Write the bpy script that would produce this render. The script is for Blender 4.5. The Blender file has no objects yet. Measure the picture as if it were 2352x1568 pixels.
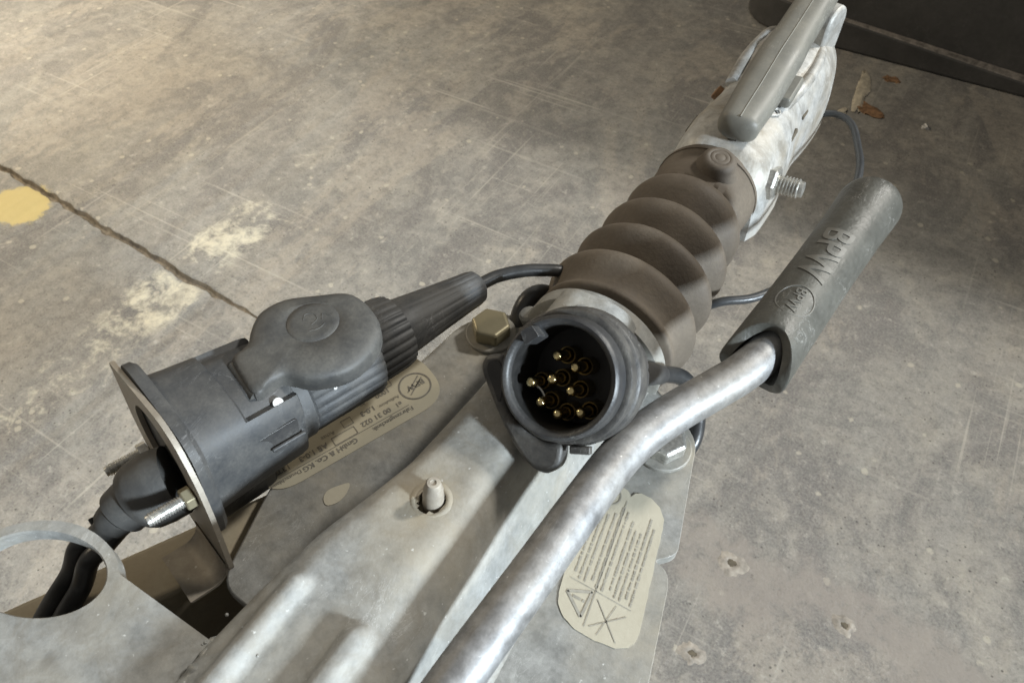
import bpy, bmesh, math, random
from math import sin, cos, pi, radians, sqrt, atan2
from mathutils import Vector, Matrix, noise as mnoise
random.seed(7)
scene = bpy.context.scene
COL = scene.collection
FLOOR = 330.0                     # mm from the floor up to the drawbar flange (local z = 0)

def W(x, y, z):                   # drawbar millimetres -> world metres
    return Vector((x, y, z + FLOOR)) * 0.001

# ------------------------------------------------------------------ camera
cam_d = bpy.data.cameras.new('camera')
cam = bpy.data.objects.new('camera', cam_d)
COL.objects.link(cam)
cam.location = W(88, 0, 300)
YAW, PITCH = radians(31), radians(50)
cam.rotation_euler = (pi / 2 - PITCH, 0, YAW)
cam_d.sensor_width = 36.0
cam_d.lens = 1699.0 / 2352.0 * 36.0
cam_d.clip_start = 0.01
cam_d.clip_end = 50
cam_d.dof.use_dof = True
cam_d.dof.focus_distance = 0.36
cam_d.dof.aperture_fstop = 26.0
scene.camera = cam

# ------------------------------------------------------------------ light: a workshop hall, cool daylight from the door side, warm lamps
world = bpy.data.worlds.new('World')
scene.world = world
world.use_nodes = True
bgn = world.node_tree.nodes['Background']
bgn.inputs['Color'].default_value = (1.0, 0.965, 0.90, 1)
bgn.inputs['Strength'].default_value = 0.22

def area(name, loc, target, size, size_y, power, col, spread=180):
    d = bpy.data.lights.new(name, 'AREA')
    d.shape = 'RECTANGLE'
    d.size, d.size_y = size, size_y
    d.energy = power
    d.color = col
    d.spread = radians(spread)
    o = bpy.data.objects.new(name, d)
    COL.objects.link(o)
    o.location = loc
    dr = Vector(target) - Vector(loc)
    o.rotation_euler = dr.to_track_quat('-Z', 'Y').to_euler()
    return o

area('daylight_door', (3.75, -0.30, 1.72), (0.0, 0.06, 0.36), 0.42, 0.42, 7.4, (0.80, 0.91, 1.0), 25)
area('ceiling_lamp', (2.0, 3.2, 3.6), (0.0, 0.25, 0.3), 0.4, 0.4, 178, (1.0, 0.965, 0.89))
area('warm_lamp', (-3.0, 0.2, 2.2), (-1.35, 0.50, 0.0), 0.5, 0.5, 12, (1.0, 0.84, 0.60), 52)

scene.view_settings.view_transform = 'Standard'
scene.view_settings.look = 'None'
scene.view_settings.exposure = 0.0
scene.view_settings.gamma = 1.0
scene.view_settings.use_curve_mapping = False
scene.render.engine = 'CYCLES'

# ------------------------------------------------------------------ materials
class NT:
    def __init__(s, name):
        s.m = bpy.data.materials.new(name)
        s.m.use_nodes = True
        s.t = s.m.node_tree
        s.t.nodes.clear()
        s.out = s.t.nodes.new('ShaderNodeOutputMaterial')
        s.b = s.t.nodes.new('ShaderNodeBsdfPrincipled')
        s.t.links.new(s.b.outputs[0], s.out.inputs[0])
        s.tc = s.t.nodes.new('ShaderNodeTexCoord')
        s.co = s.tc.outputs['Object']
    def put(s, sock, v):
        if v is None: return
        if isinstance(v, bpy.types.NodeSocket): s.t.links.new(v, sock)
        elif isinstance(v, (tuple, list)):
            sock.default_value = tuple(v) + ((1,) if len(v) == 3 and sock.type == 'RGBA' else ())
        else: sock.default_value = v
    def set(s, **k):
        for a, v in k.items(): s.put(s.b.inputs[a.replace('_', ' ')], v)
    def noise(s, scale, detail=6, rough=0.55, dist=0.0, co=None, st=None):
        n = s.t.nodes.new('ShaderNodeTexNoise')
        n.inputs['Scale'].default_value = scale
        n.inputs['Detail'].default_value = detail
        n.inputs['Roughness'].default_value = rough
        n.inputs['Distortion'].default_value = dist
        c = co or s.co
        if st: c = s.map(c, st)
        s.t.links.new(c, n.inputs['Vector'])
        return n.outputs['Fac']
    def voro(s, scale, feature='F1', co=None, out='Distance', rnd=1.0):
        n = s.t.nodes.new('ShaderNodeTexVoronoi')
        n.feature = feature
        n.inputs['Scale'].default_value = scale
        n.inputs['Randomness'].default_value = rnd
        s.t.links.new(co or s.co, n.inputs['Vector'])
        return n.outputs[out]
    def map(s, co, scale=(1, 1, 1), rot=(0, 0, 0), loc=(0, 0, 0)):
        n = s.t.nodes.new('ShaderNodeMapping')
        n.inputs['Scale'].default_value = scale
        n.inputs['Rotation'].default_value = rot
        n.inputs['Location'].default_value = loc
        s.t.links.new(co, n.inputs['Vector'])
        return n.outputs[0]
    def ramp(s, fac, *stops, interp='LINEAR'):
        n = s.t.nodes.new('ShaderNodeValToRGB')
        e = n.color_ramp.elements
        n.color_ramp.interpolation = interp
        while len(e) < len(stops): e.new(0.5)
        for i, (p, c) in enumerate(stops):
            e[i].position = p
            if not isinstance(c, (tuple, list)): c = (c, c, c)
            e[i].color = tuple(c) + (1,)
        s.put(n.inputs[0], fac)
        return n.outputs[0]
    def mix(s, fac, a, b, mode='MIX'):
        n = s.t.nodes.new('ShaderNodeMix')
        n.data_type = 'RGBA'
        n.blend_type = mode
        s.put(n.inputs[0], fac)
        s.put(n.inputs[6], a)
        s.put(n.inputs[7], b)
        return n.outputs[2]
    def math(s, op, a, b=0.0, c=None, clamp=False):
        n = s.t.nodes.new('ShaderNodeMath')
        n.operation = op
        n.use_clamp = clamp
        s.put(n.inputs[0], a)
        s.put(n.inputs[1], b)
        if c is not None: s.put(n.inputs[2], c)
        return n.outputs[0]
    def sep(s, co=None):
        n = s.t.nodes.new('ShaderNodeSeparateXYZ')
        s.t.links.new(co or s.co, n.inputs[0])
        return n.outputs
    def bump(s, h, strength=0.3, dist=0.001, normal=None):
        n = s.t.nodes.new('ShaderNodeBump')
        n.inputs['Strength'].default_value = strength
        n.inputs['Distance'].default_value = dist
        s.put(n.inputs['Height'], h)
        if normal is not None: s.t.links.new(normal, n.inputs['Normal'])
        return n.outputs[0]

def galvanised(name, lo=(0.185, 0.19, 0.185), hi=(0.335, 0.34, 0.33), dust=(0.30, 0.275, 0.22), dust_amt=0.5, metal=0.45, rough=0.45, seed=0.0, specks=True, bumps=0.25, stain=None, grain=0.3, grime=0.0):
    n = NT(name)
    co = n.map(n.co, loc=(seed, seed * 1.7, seed * 0.3))
    n.co = co
    big = n.noise(22, 6, 0.6)
    mid = n.noise(120, 8, 0.62)
    fine = n.noise(900, 4, 0.6)
    sp = n.voro(260, out='Color')
    spg = n.ramp(sp, (0.0, 0.42), (1.0, 0.58))
    v = n.math('ADD', n.math('MULTIPLY', mid, 0.6), n.math('MULTIPLY', spg, 0.4))
    v = n.math('ADD', n.math('MULTIPLY', v, 0.75), n.math('MULTIPLY', n.noise(380, 5, 0.7), 0.25))
    base = n.ramp(v, (0.40, lo), (0.60, hi))
    dm = n.math('MULTIPLY', n.ramp(big, (0.38, 0.0), (0.68, 1.0)), dust_amt)
    dm = n.math('MULTIPLY', dm, n.ramp(mid, (0.3, 0.55), (0.6, 1.0)), clamp=True)
    colr = n.mix(dm, base, dust)
    if grime:
        gm = n.ramp(n.noise(48, 9, 0.7, 0.8), (0.50, 0.0), (0.62, grime))
        colr = n.mix(gm, colr, (0.17, 0.145, 0.105))
    if stain:
        mp = n.t.nodes.new('ShaderNodeVectorMath')
        mp.operation = 'DISTANCE'
        n.t.links.new(n.tc.outputs['Object'], mp.inputs[0])
        mp.inputs[1].default_value = stain
        ds = n.math('ADD', mp.outputs['Value'], n.math('MULTIPLY', n.math('SUBTRACT', n.noise(70, 6, 0.65), 0.5), 0.03))
        sm = n.ramp(ds, (0.004, 0.85), (0.012, 0.5), (0.036, 0.0))
        colr = n.mix(sm, colr, (0.30, 0.255, 0.18))
    if specks:
        s1 = n.ramp(n.noise(420, 3, 0.5), (0.70, 0.0), (0.76, 1.0))
        colr = n.mix(n.math('MULTIPLY', s1, 0.6), colr, (0.68, 0.68, 0.65))
        scr = n.ramp(n.noise(60, 6, 0.7, 1.5, st=(1, 0.25, 1)), (0.495, 0.0), (0.502, 1.0), (0.509, 0.0))
        scr = n.math('MULTIPLY', scr, n.ramp(n.noise(30, 2), (0.5, 0.0), (0.65, 0.5)))
        colr = n.mix(scr, colr, (0.62, 0.62, 0.6))
    n.set(Base_Color=colr, Metallic=n.math('MULTIPLY', n.math('SUBTRACT', 1.0, dm), metal),
          Roughness=n.math('ADD', n.math('MULTIPLY', mid, 0.25), rough - 0.1 + 0.0))
    h = n.math('ADD', n.math('MULTIPLY', mid, 1.0 - grain), n.math('MULTIPLY', fine, grain))
    n.set(Normal=n.bump(h, bumps, 0.0008))
    return n.m

def dusty(name, base, dust, amt=0.5, rough=0.6, scale=60, fine_scale=700, bumps=0.2, scratch=None, metal=0.0):
    n = NT(name)
    a = n.noise(scale, 8, 0.65)
    b = n.noise(fine_scale, 4, 0.6)
    m = n.math('MULTIPLY', n.ramp(a, (0.33, 0.15), (0.68, 1.0)), amt)
    m = n.math('MULTIPLY', m, n.ramp(b, (0.3, 0.6), (0.65, 1.0)))
    c = n.mix(m, base, dust)
    if scratch:
        s = n.ramp(n.noise(90, 5, 0.7, 1.2, st=(1, 0.3, 0.6)), (0.492, 0.0), (0.5, 1.0), (0.508, 0.0))
        s = n.math('MULTIPLY', s, n.ramp(n.noise(35, 2), (0.48, 0.0), (0.62, 0.7)))
        c = n.mix(s, c, scratch)
    n.set(Base_Color=c, Roughness=n.math('ADD', n.math('MULTIPLY', m, 0.3), rough - 0.1), Metallic=metal)
    n.set(Normal=n.bump(n.math('ADD', a, n.math('MULTIPLY', b, 0.6)), bumps, 0.0006))
    return n.m

def plain(name, col, rough=0.5, metal=0.0, var=0.25, scale=200, bumps=0.1):
    n = NT(name)
    a = n.noise(scale, 6, 0.6)
    c2 = tuple(max(0.0, x * (1 - var)) for x in col)
    c3 = tuple(min(1.0, x * (1 + var)) for x in col)
    n.set(Base_Color=n.ramp(a, (0.3, c2), (0.7, c3)), Roughness=n.math('ADD', n.math('MULTIPLY', a, 0.2), rough - 0.1), Metallic=metal)
    n.set(Normal=n.bump(a, bumps, 0.0005))
    return n.m

def floor_material():
    n = NT('worn_concrete')
    x, y, z = n.sep()
    n1 = n.noise(2.6, 8, 0.6)
    n2 = n.noise(11, 12, 0.68, 0.4)
    n3 = n.noise(75, 8, 0.7)
    n4 = n.noise(420, 5, 0.65)
    n5 = n.noise(190, 8, 0.75)
    stx = n.noise(1.0, 10, 0.72, co=n.map(n.co, (26, 5, 1)))
    sty = n.noise(1.0, 10, 0.72, co=n.map(n.co, (5, 30, 1)))
    base = n.ramp(n2, (0.34, (0.115, 0.114, 0.112)), (0.48, (0.19, 0.185, 0.174)), (0.57, (0.245, 0.233, 0.21)), (0.66, (0.34, 0.315, 0.268)))
    base = n.mix(n.ramp(n1, (0.44, 0.0), (0.66, 0.45)), base, (0.29, 0.255, 0.215))
    base = n.mix(n.math('MULTIPLY', n.ramp(stx, (0.42, 0.0), (0.62, 1.0)), 0.35), base, (0.32, 0.31, 0.285))
    base = n.mix(n.math('MULTIPLY', n.ramp(sty, (0.5, 0.0), (0.7, 1.0)), 0.35), base, (0.14, 0.14, 0.14))
    n35 = n.noise(36, 10, 0.72, 0.6)
    n0 = n.noise(5.5, 10, 0.66, 0.8, st=(1.25, 0.7, 1))
    n0b = n.noise(4.0, 9, 0.7, 0.5, co=n.map(n.co, (1.3, 0.6, 1), (0, 0, 0.3), (3.1, 1.7, 0)))
    base = n.mix(n.math('MULTIPLY', n.ramp(n0, (0.43, 1.0), (0.51, 0.0)), 0.8), base, (0.118, 0.111, 0.110))
    base = n.mix(n.math('MULTIPLY', n.ramp(n0b, (0.53, 0.0), (0.57, 1.0)), 0.6), base, (0.32, 0.288, 0.245))
    base = n.mix(n.math('MULTIPLY', n.ramp(n0b, (0.33, 1.0), (0.41, 0.0)), 0.55), base, (0.25, 0.25, 0.235))
    base = n.mix(n.math('MULTIPLY', n.ramp(n35, (0.36, 1.0), (0.5, 0.0)), 0.55), base, (0.10, 0.10, 0.10))
    base = n.mix(n.math('MULTIPLY', n.ramp(n35, (0.52, 0.0), (0.68, 1.0)), 0.5), base, (0.36, 0.335, 0.29))
    base = n.mix(n.math('MULTIPLY', n.ramp(n3, (0.36, 1.0), (0.5, 0.0)), 0.5), base, (0.10, 0.098, 0.095))
    base = n.mix(n.math('MULTIPLY', n.ramp(n3, (0.58, 0.0), (0.70, 1.0)), 0.6), base, (0.48, 0.46, 0.41))
    base = n.mix(n.math('MULTIPLY', n.ramp(n4, (0.35, 0.0), (0.65, 1.0)), 0.35), base, (0.42, 0.41, 0.375))
    base = n.mix(n.math('MULTIPLY', n.ramp(n5, (0.34, 1.0), (0.45, 0.0)), 0.55), base, (0.085, 0.083, 0.08))
    base = n.mix(n.math('MULTIPLY', n.ramp(n5, (0.58, 0.0), (0.68, 1.0)), 0.5), base, (0.46, 0.44, 0.39))
    pv = n.voro(120)
    pit = n.math('MULTIPLY', n.ramp(pv, (0.09, 1.0), (0.15, 0.0)), n.ramp(n2, (0.45, 0.0), (0.55, 0.8)))
    base = n.mix(pit, base, (0.06, 0.055, 0.05))
    # pale chips
    vo = n.voro(26)
    vm = n.ramp(n.math('ADD', vo, n.math('MULTIPLY', n.math('SUBTRACT', n3, 0.5), 0.35)), (0.07, 1.0), (0.10, 0.0))
    base = n.mix(n.math('MULTIPLY', vm, 0.65), base, (0.46, 0.43, 0.36))
    # long scratches
    for st, rz, amt in (((150, 2.2, 1), 0.0, 0.5), ((1.6, 130, 1), 0.05, 0.5), ((120, 2.0, 1), 0.5, 0.35), ((2.0, 90, 1), -0.35, 0.4)):
        s = n.noise(1.0, 3, 0.5, co=n.map(n.co, st, (0, 0, rz)))
        s = n.ramp(s, (0.64, 0.0), (0.69, 1.0))
        s = n.math('MULTIPLY', s, n.ramp(n.noise(4.0, 3), (0.46, 0.0), (0.6, amt)))
        base = n.mix(s, base, (0.44, 0.42, 0.37))
    # filled joint to the right of the drawbar: pinkish mortar
    jy = n.math('ABSOLUTE', n.math('ADD', n.math('SUBTRACT', y, 0.330), n.math('MULTIPLY', n.math('SUBTRACT', n2, 0.5), 0.16)))
    jm = n.math('MULTIPLY', n.ramp(jy, (0.018, 1.0), (0.04, 0.0)), n.ramp(x, (0.0, 0.0), (0.1, 1.0)))
    jm = n.math('MULTIPLY', jm, n.ramp(n3, (0.35, 0.25), (0.5, 0.75)))
    base = n.mix(jm, base, (0.27, 0.245, 0.22))
    # worn white line along the drawbar direction
    wx = n.math('ABSOLUTE', n.math('ADD', n.math('ADD', x, 0.572), n.math('MULTIPLY', n.math('SUBTRACT', n2, 0.5), 0.10)))
    wl = n.ramp(wx, (0.030, 1.0), (0.042, 0.0))
    yy = n.math('MULTIPLY', n.math('ADD', y, 0.0), 1.0)
    ya = n.ramp(yy, (0.19, 0.55), (0.27, 0.95), (0.325, 1.0), (0.345, 0.3), (0.365, 0.5), (0.39, 1.1), (0.43, 1.0), (0.50, 0.35), (0.9, 0.35))
    wn = n.math('ADD', n.math('MULTIPLY', n35, 0.6), n.math('MULTIPLY', n3, 0.4))
    wm = n.math('MULTIPLY', wl, n.ramp(n.math('ADD', wn, n.math('MULTIPLY', ya, 0.20)), (0.63, 0.0), (0.78, 1.0)))
    base = n.mix(n.math('MULTIPLY', wm, 0.68), base, (0.70, 0.66, 0.52))
    # yellow paint spot
    dx = n.math('MULTIPLY', n.math('ADD', x, 0.862), 0.75)
    dy = n.math('SUBTRACT', y, 0.318)
    d = n.math('SQRT', n.math('ADD', n.math('MULTIPLY', dx, dx), n.math('MULTIPLY', dy, dy)))
    d = n.math('ADD', d, n.math('MULTIPLY', n.math('SUBTRACT', n2, 0.5), 0.07))
    d = n.math('ADD', d, n.math('MULTIPLY', n.math('SUBTRACT', n3, 0.5), 0.02))
    ym = n.ramp(d, (0.031, 0.85), (0.036, 0.0))
    base = n.mix(ym, base, (0.56, 0.46, 0.20))
    n.set(Base_Color=base, Roughness=n.ramp(n2, (0.3, 0.5), (0.7, 0.75)))
    n.set(Specular_IOR_Level=0.35)
    h = n.math('ADD', n.math('MULTIPLY', n3, 1.0), n.math('MULTIPLY', n4, 0.4))
    n.set(Normal=n.bump(h, 0.35, 0.0025))
    return n.m

M = {}
M['floor'] = floor_material()
M['groove'] = plain('joint_dirt', (0.15, 0.125, 0.092), 0.9, 0, 0.6, 110, 1.0)
M['shell'] = galvanised('galvanised_shell', seed=0.1, dust_amt=0.65, metal=0.1, rough=0.62, bumps=0.4, grime=0.3, stain=(-0.0045, -0.004, 0.384))
M['flange'] = galvanised('galvanised_flange', lo=(0.19, 0.19, 0.18), hi=(0.34, 0.34, 0.325), dust=(0.31, 0.275, 0.21), seed=0.7, dust_amt=0.8, metal=0.15, rough=0.55, bumps=0.35)
M['tube'] = galvanised('galvanised_tube', lo=(0.19, 0.19, 0.19), hi=(0.38, 0.385, 0.39), dust=(0.30, 0.26, 0.19), dust_amt=0.4, metal=0.72, rough=0.52, seed=1.3, bumps=0.16, grain=0.6)
M['cast'] = galvanised('galvanised_cast', lo=(0.34, 0.34, 0.325), hi=(0.62, 0.62, 0.60), dust=(0.36, 0.31, 0.235), dust_amt=0.9, metal=0.25, rough=0.5, seed=2.1, bumps=0.6, grime=0.45)
M['leg'] = galvanised('dull_beam', lo=(0.30, 0.26, 0.19), hi=(0.38, 0.335, 0.25), dust=(0.38, 0.31, 0.2), dust_amt=0.8, metal=0.1, rough=0.6, seed=3.3, specks=False)
M['bracket'] = galvanised('bracket_sheet', lo=(0.27, 0.24, 0.2), hi=(0.38, 0.345, 0.29), dust=(0.34, 0.29, 0.22), dust_amt=0.6, metal=0.2, rough=0.5, seed=4.1)
M['weld'] = galvanised('weld_bead', seed=5.0, dust_amt=0.4, bumps=0.7)
M['zinc'] = plain('zinc_screw', (0.62, 0.61, 0.57), 0.35, 0.8, 0.3, 500)
M['yellow_zinc'] = dusty('yellow_zinc', (0.36, 0.32, 0.21), (0.27, 0.235, 0.16), 0.7, 0.45, 90, 600, 0.2, metal=0.55)
M['brass'] = plain('brass_pin', (0.72, 0.58, 0.30), 0.22, 1.0, 0.15, 500)
M['boot'] = dusty('dusty_boot_rubber', (0.040, 0.041, 0.042), (0.115, 0.108, 0.095), 0.8, 0.6, 60, 800, 0.25)
M['brass_dull'] = plain('dull_brass', (0.34, 0.27, 0.14), 0.42, 0.9, 0.25, 400)
M['plastic'] = dusty('black_plastic', (0.022, 0.023, 0.026), (0.10, 0.095, 0.085), 0.6, 0.45, 70, 900, 0.25, scratch=(0.22, 0.22, 0.21))
M['plastic_blue'] = dusty('blue_black_plastic', (0.028, 0.031, 0.035), (0.105, 0.101, 0.093), 0.85, 0.58, 60, 900, 0.2, scratch=(0.20, 0.20, 0.20))
M['plastic_in'] = dusty('black_with_inner_shade', (0.010, 0.010, 0.010), (0.045, 0.042, 0.038), 0.5, 0.5, 200, 900, 0.1)  # blacker than the barrel plastic: shade inside the plug put into the colour
M['plastic_worn'] = dusty('scuffed_plastic', (0.026, 0.026, 0.027), (0.15, 0.14, 0.122), 0.7, 0.5, 110, 800, 0.35, scratch=(0.34, 0.33, 0.31))
M['lid'] = dusty('dusty_lid', (0.034, 0.035, 0.036), (0.105, 0.10, 0.088), 1.0, 0.55, 70, 800, 0.25)
M['bellows'] = dusty('dusty_bellows_rubber', (0.076, 0.060, 0.045), (0.165, 0.136, 0.102), 0.95, 0.68, 28, 520, 0.55)
M['grip'] = dusty('grip_rubber', (0.060, 0.059, 0.051), (0.135, 0.13, 0.11), 0.7, 0.45, 60, 420, 0.9, scratch=(0.30, 0.29, 0.27))
M['grip_worn'] = dusty('grip_rubbed_rubber', (0.115, 0.112, 0.10), (0.19, 0.18, 0.155), 0.7, 0.5, 60, 420, 0.5)
M['cable'] = dusty('cable_sheath', (0.022, 0.023, 0.025), (0.07, 0.068, 0.062), 0.5, 0.4, 120, 900, 0.15)
M['wire'] = dusty('wire_sheath', (0.035, 0.038, 0.042), (0.085, 0.083, 0.078), 0.5, 0.4, 120, 900, 0.2)
M['handle'] = dusty('grey_paint_handle', (0.15, 0.147, 0.13), (0.25, 0.235, 0.195), 0.7, 0.50, 50, 600, 0.12, scratch=(0.42, 0.41, 0.37))
M['label'] = dusty('type_label_film', (0.44, 0.41, 0.32), (0.35, 0.315, 0.235), 0.6, 0.4, 60, 500, 0.1)
M['sticker'] = dusty('aged_sticker', (0.47, 0.435, 0.345), (0.39, 0.35, 0.265), 0.7, 0.55, 55, 350, 0.3)
M['print'] = plain('faded_print', (0.17, 0.16, 0.14), 0.6, 0, 0.3, 400)
M['print_pale'] = plain('pale_print', (0.31, 0.29, 0.245), 0.6, 0, 0.2, 300)
M['rust'] = plain('rust', (0.20, 0.115, 0.06), 0.85, 0, 0.6, 160, 0.6)
M['chip'] = plain('pale_chip', (0.44, 0.40, 0.32), 0.8, 0, 0.3, 150, 0.5)
M['crumble'] = plain('crumbled_concrete', (0.30, 0.275, 0.24), 0.9, 0, 0.45, 120, 1.0)
M['dot'] = plain('white_dot', (0.52, 0.51, 0.49), 0.4, 0, 0.1, 300)
M['gap_sheet'] = plain('gap_shade', (0.10, 0.096, 0.085), 0.8, 0, 0.3, 60)  # dark colour stands in for the shade in the gap beside the leg
M['slot'] = plain('recess_shade', (0.10, 0.085, 0.06), 0.8, 0, 0.5, 200)  # shade of holes and slots, painted as a dark colour
M['boxp'] = dusty('dark_box_plastic', (0.040, 0.039, 0.037), (0.10, 0.095, 0.088), 0.8, 0.55, 14, 160, 0.2, scratch=(0.17, 0.16, 0.15))
M['boxedge'] = plain('pale_box_edge', (0.22, 0.20, 0.18), 0.7, 0, 0.5, 120, 0.3)  # paler than the box plastic, for the top edge of the lip

# ------------------------------------------------------------------ mesh helpers (all shapes in drawbar millimetres)
def thing(name, label, cat, base, group=None):
    o = bpy.data.objects.new(name, None)
    o.empty_display_size = 0.02
    COL.objects.link(o)
    o.location = W(*base)
    tag(o, label, cat, group)
    return o

def tag(o, label, cat, group=None):
    o['label'] = label
    o['category'] = cat
    if group: o['group'] = group

def root_loc(p):
    while p.parent: p = p.parent
    return p.location.copy()

def part(name, vf, mat, parent=None, smooth=True, ang=38, bevel=0.0, seg=2, base=None, sub=0):
    verts, faces = vf
    loc = root_loc(parent) if parent else W(*base) if base else Vector((0, 0, 0))
    me = bpy.data.meshes.new(name)
    me.from_pydata([W(*v) - loc for v in verts], [], faces)
    bm = bmesh.new()
    bm.from_mesh(me)
    bmesh.ops.remove_doubles(bm, verts=bm.verts, dist=1e-7)
    bmesh.ops.recalc_face_normals(bm, faces=bm.faces)
    bm.to_mesh(me)
    bm.free()
    me.materials.append(M[mat] if isinstance(mat, str) else mat)
    if smooth:
        me.polygons.foreach_set('use_smooth', [True] * len(me.polygons))
        me.set_sharp_from_angle(angle=radians(ang))
    o = bpy.data.objects.new(name, me)
    COL.objects.link(o)
    if parent: o.parent = parent
    else: o.location = loc
    if bevel:
        b = o.modifiers.new('bevel', 'BEVEL')
        b.width = bevel * 0.001
        b.segments = seg
        b.limit_method = 'ANGLE'
        b.angle_limit = radians(35)
        b.harden_normals = False
    if sub:
        s = o.modifiers.new('sub', 'SUBSURF')
        s.levels = s.render_levels = sub
    return o

def join(*vfs):
    V, Fc = [], []
    for v, f in vfs:
        k = len(V)
        V += list(v)
        Fc += [tuple(i + k for i in q) for q in f]
    return V, Fc

def frame(axis, up=(0, 0, 1)):
    a = Vector(axis).normalized()
    u = Vector(up)
    if abs(a.dot(u.normalized())) > 0.99: u = Vector((1, 0, 0))
    h = a.cross(u).normalized()
    v = h.cross(a).normalized()
    return a, h, v

def lathe(prof, o, axis, n=48, up=(0, 0, 1), cap0=True, cap1=True, mod=None):
    a, h, v = frame(axis, up)
    o = Vector(o)
    V, Fc = [], []
    for i, (s, r) in enumerate(prof):
        for k in range(n):
            t = 2 * pi * k / n
            rr = r if mod is None else mod(s, r, t)
            V.append(o + a * s + (h * cos(t) + v * sin(t)) * rr)
    for i in range(len(prof) - 1):
        for k in range(n):
            k2 = (k + 1) % n
            Fc.append((i * n + k, i * n + k2, (i + 1) * n + k2, (i + 1) * n + k))
    if cap0: Fc.append(tuple(range(n - 1, -1, -1)))
    if cap1: Fc.append(tuple(range((len(prof) - 1) * n, len(prof) * n)))
    return V, Fc

def catmull(P, n=8):
    P = [Vector(p) for p in P]
    Q = [2 * P[0] - P[1]] + P + [2 * P[-1] - P[-2]]
    out = []
    for i in range(1, len(Q) - 2):
        for k in range(n):
            t = k / n
            a, b, c, d = Q[i - 1], Q[i], Q[i + 1], Q[i + 2]
            out.append(0.5 * ((2 * b) + (c - a) * t + (2 * a - 5 * b + 4 * c - d) * t * t + (3 * b - a - 3 * c + d) * t ** 3))
    out.append(P[-1])
    return out

def tube(path, rad, n=20, cap=True, section=None):
    path = [Vector(p) for p in path]
    m = len(path)
    R = rad if callable(rad) else (lambda i: rad)
    V, Fc = [], []
    t0 = (path[1] - path[0]).normalized()
    h = t0.cross(Vector((0, 0, 1)))
    if h.length < 0.05: h = t0.cross(Vector((1, 0, 0)))
    h.normalize()
    for i, p in enumerate(path):
        t = (path[min(i + 1, m - 1)] - path[max(i - 1, 0)]).normalized()
        h = (h - t * h.dot(t)).normalized()
        v = h.cross(t)
        for k in range(n):
            a = 2 * pi * k / n
            if section: cx, cy = section(a, i)
            else: cx, cy = cos(a) * R(i), sin(a) * R(i)
            V.append(p + h * cx + v * cy)
    for i in range(m - 1):
        for k in range(n):
            k2 = (k + 1) % n
            Fc.append((i * n + k, i * n + k2, (i + 1) * n + k2, (i + 1) * n + k))
    if cap:
        Fc.append(tuple(range(n - 1, -1, -1)))
        Fc.append(tuple(range((m - 1) * n, m * n)))
    return V, Fc

def prism(outline, o, ex, ey, th):
    o, ex, ey = Vector(o), Vector(ex).normalized(), Vector(ey).normalized()
    ez = ex.cross(ey)
    n = len(outline)
    V = [o + ex * x + ey * y for x, y in outline] + [o + ex * x + ey * y + ez * th for x, y in outline]
    Fc = [tuple(range(n - 1, -1, -1)), tuple(range(n, 2 * n))]
    Fc += [(i, (i + 1) % n, n + (i + 1) % n, n + i) for i in range(n)]
    return V, Fc

def box(c, s, ex=(1, 0, 0), ey=(0, 1, 0)):
    x, y = s[0] / 2, s[1] / 2
    ez = Vector(ex).normalized().cross(Vector(ey).normalized())
    return prism([(-x, -y), (x, -y), (x, y), (-x, y)], Vector(c) - ez * s[2] / 2, ex, ey, s[2])

def smooth_loop(P, n=6):
    P = [Vector((p[0], p[1], 0)) for p in P]
    m = len(P)
    out = []
    for i in range(m):
        a, b, c, d = P[i - 1], P[i], P[(i + 1) % m], P[(i + 2) % m]
        for k in range(n):
            t = k / n
            q = 0.5 * ((2 * b) + (c - a) * t + (2 * a - 5 * b + 4 * c - d) * t * t + (3 * b - a - 3 * c + d) * t ** 3)
            out.append((q.x, q.y))
    return out

def round_poly(P, r, n=5):
    out = []
    m = len(P)
    for i in range(m):
        a, b, c = Vector(P[i - 1]), Vector(P[i]), Vector(P[(i + 1) % m])
        rr = r[i] if isinstance(r, (list, tuple)) else r
        d1, d2 = (a - b), (c - b)
        l = min(rr, d1.length * 0.48, d2.length * 0.48)
        p, q = b + d1.normalized() * l, b + d2.normalized() * l
        for k in range(n + 1):
            t = k / n
            w = (1 - t) ** 2 * p + 2 * t * (1 - t) * b + t * t * q
            out.append((w.x, w.y))
    return out

def hexhead(o, axis, af, h, rot=0.0, washer=None):
    a, x, y = frame(axis)
    o = Vector(o)
    R = af / sqrt(3)
    pts = []
    prof = [(0, 1.0), (h * 0.84, 1.0), (h, 0.90)]
    V, Fc = [], []
    n = 6
    for s, k in prof:
        for i in range(6):
            t = rot + i * pi / 3
            V.append(o + a * s + (x * cos(t) + y * sin(t)) * R * k)
    for j in range(2):
        for i in range(6):
            Fc.append((j * 6 + i, j * 6 + (i + 1) % 6, (j + 1) * 6 + (i + 1) % 6, (j + 1) * 6 + i))
    Fc.append(tuple(range(12, 18)))
    Fc.append(tuple(range(5, -1, -1)))
    return V, Fc

def thread(o, axis, r, L, pitch, n=20):
    prof = [(0, r * 0.9)]
    s = 0.0
    while s < L - pitch:
        prof += [(s + pitch * 0.25, r), (s + pitch * 0.55, r), (s + pitch * 0.8, r * 0.84), (s + pitch, r * 0.84)]
        s += pitch
    prof += [(L, r * 0.8)]
    return lathe(prof, o, axis, n)

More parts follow.
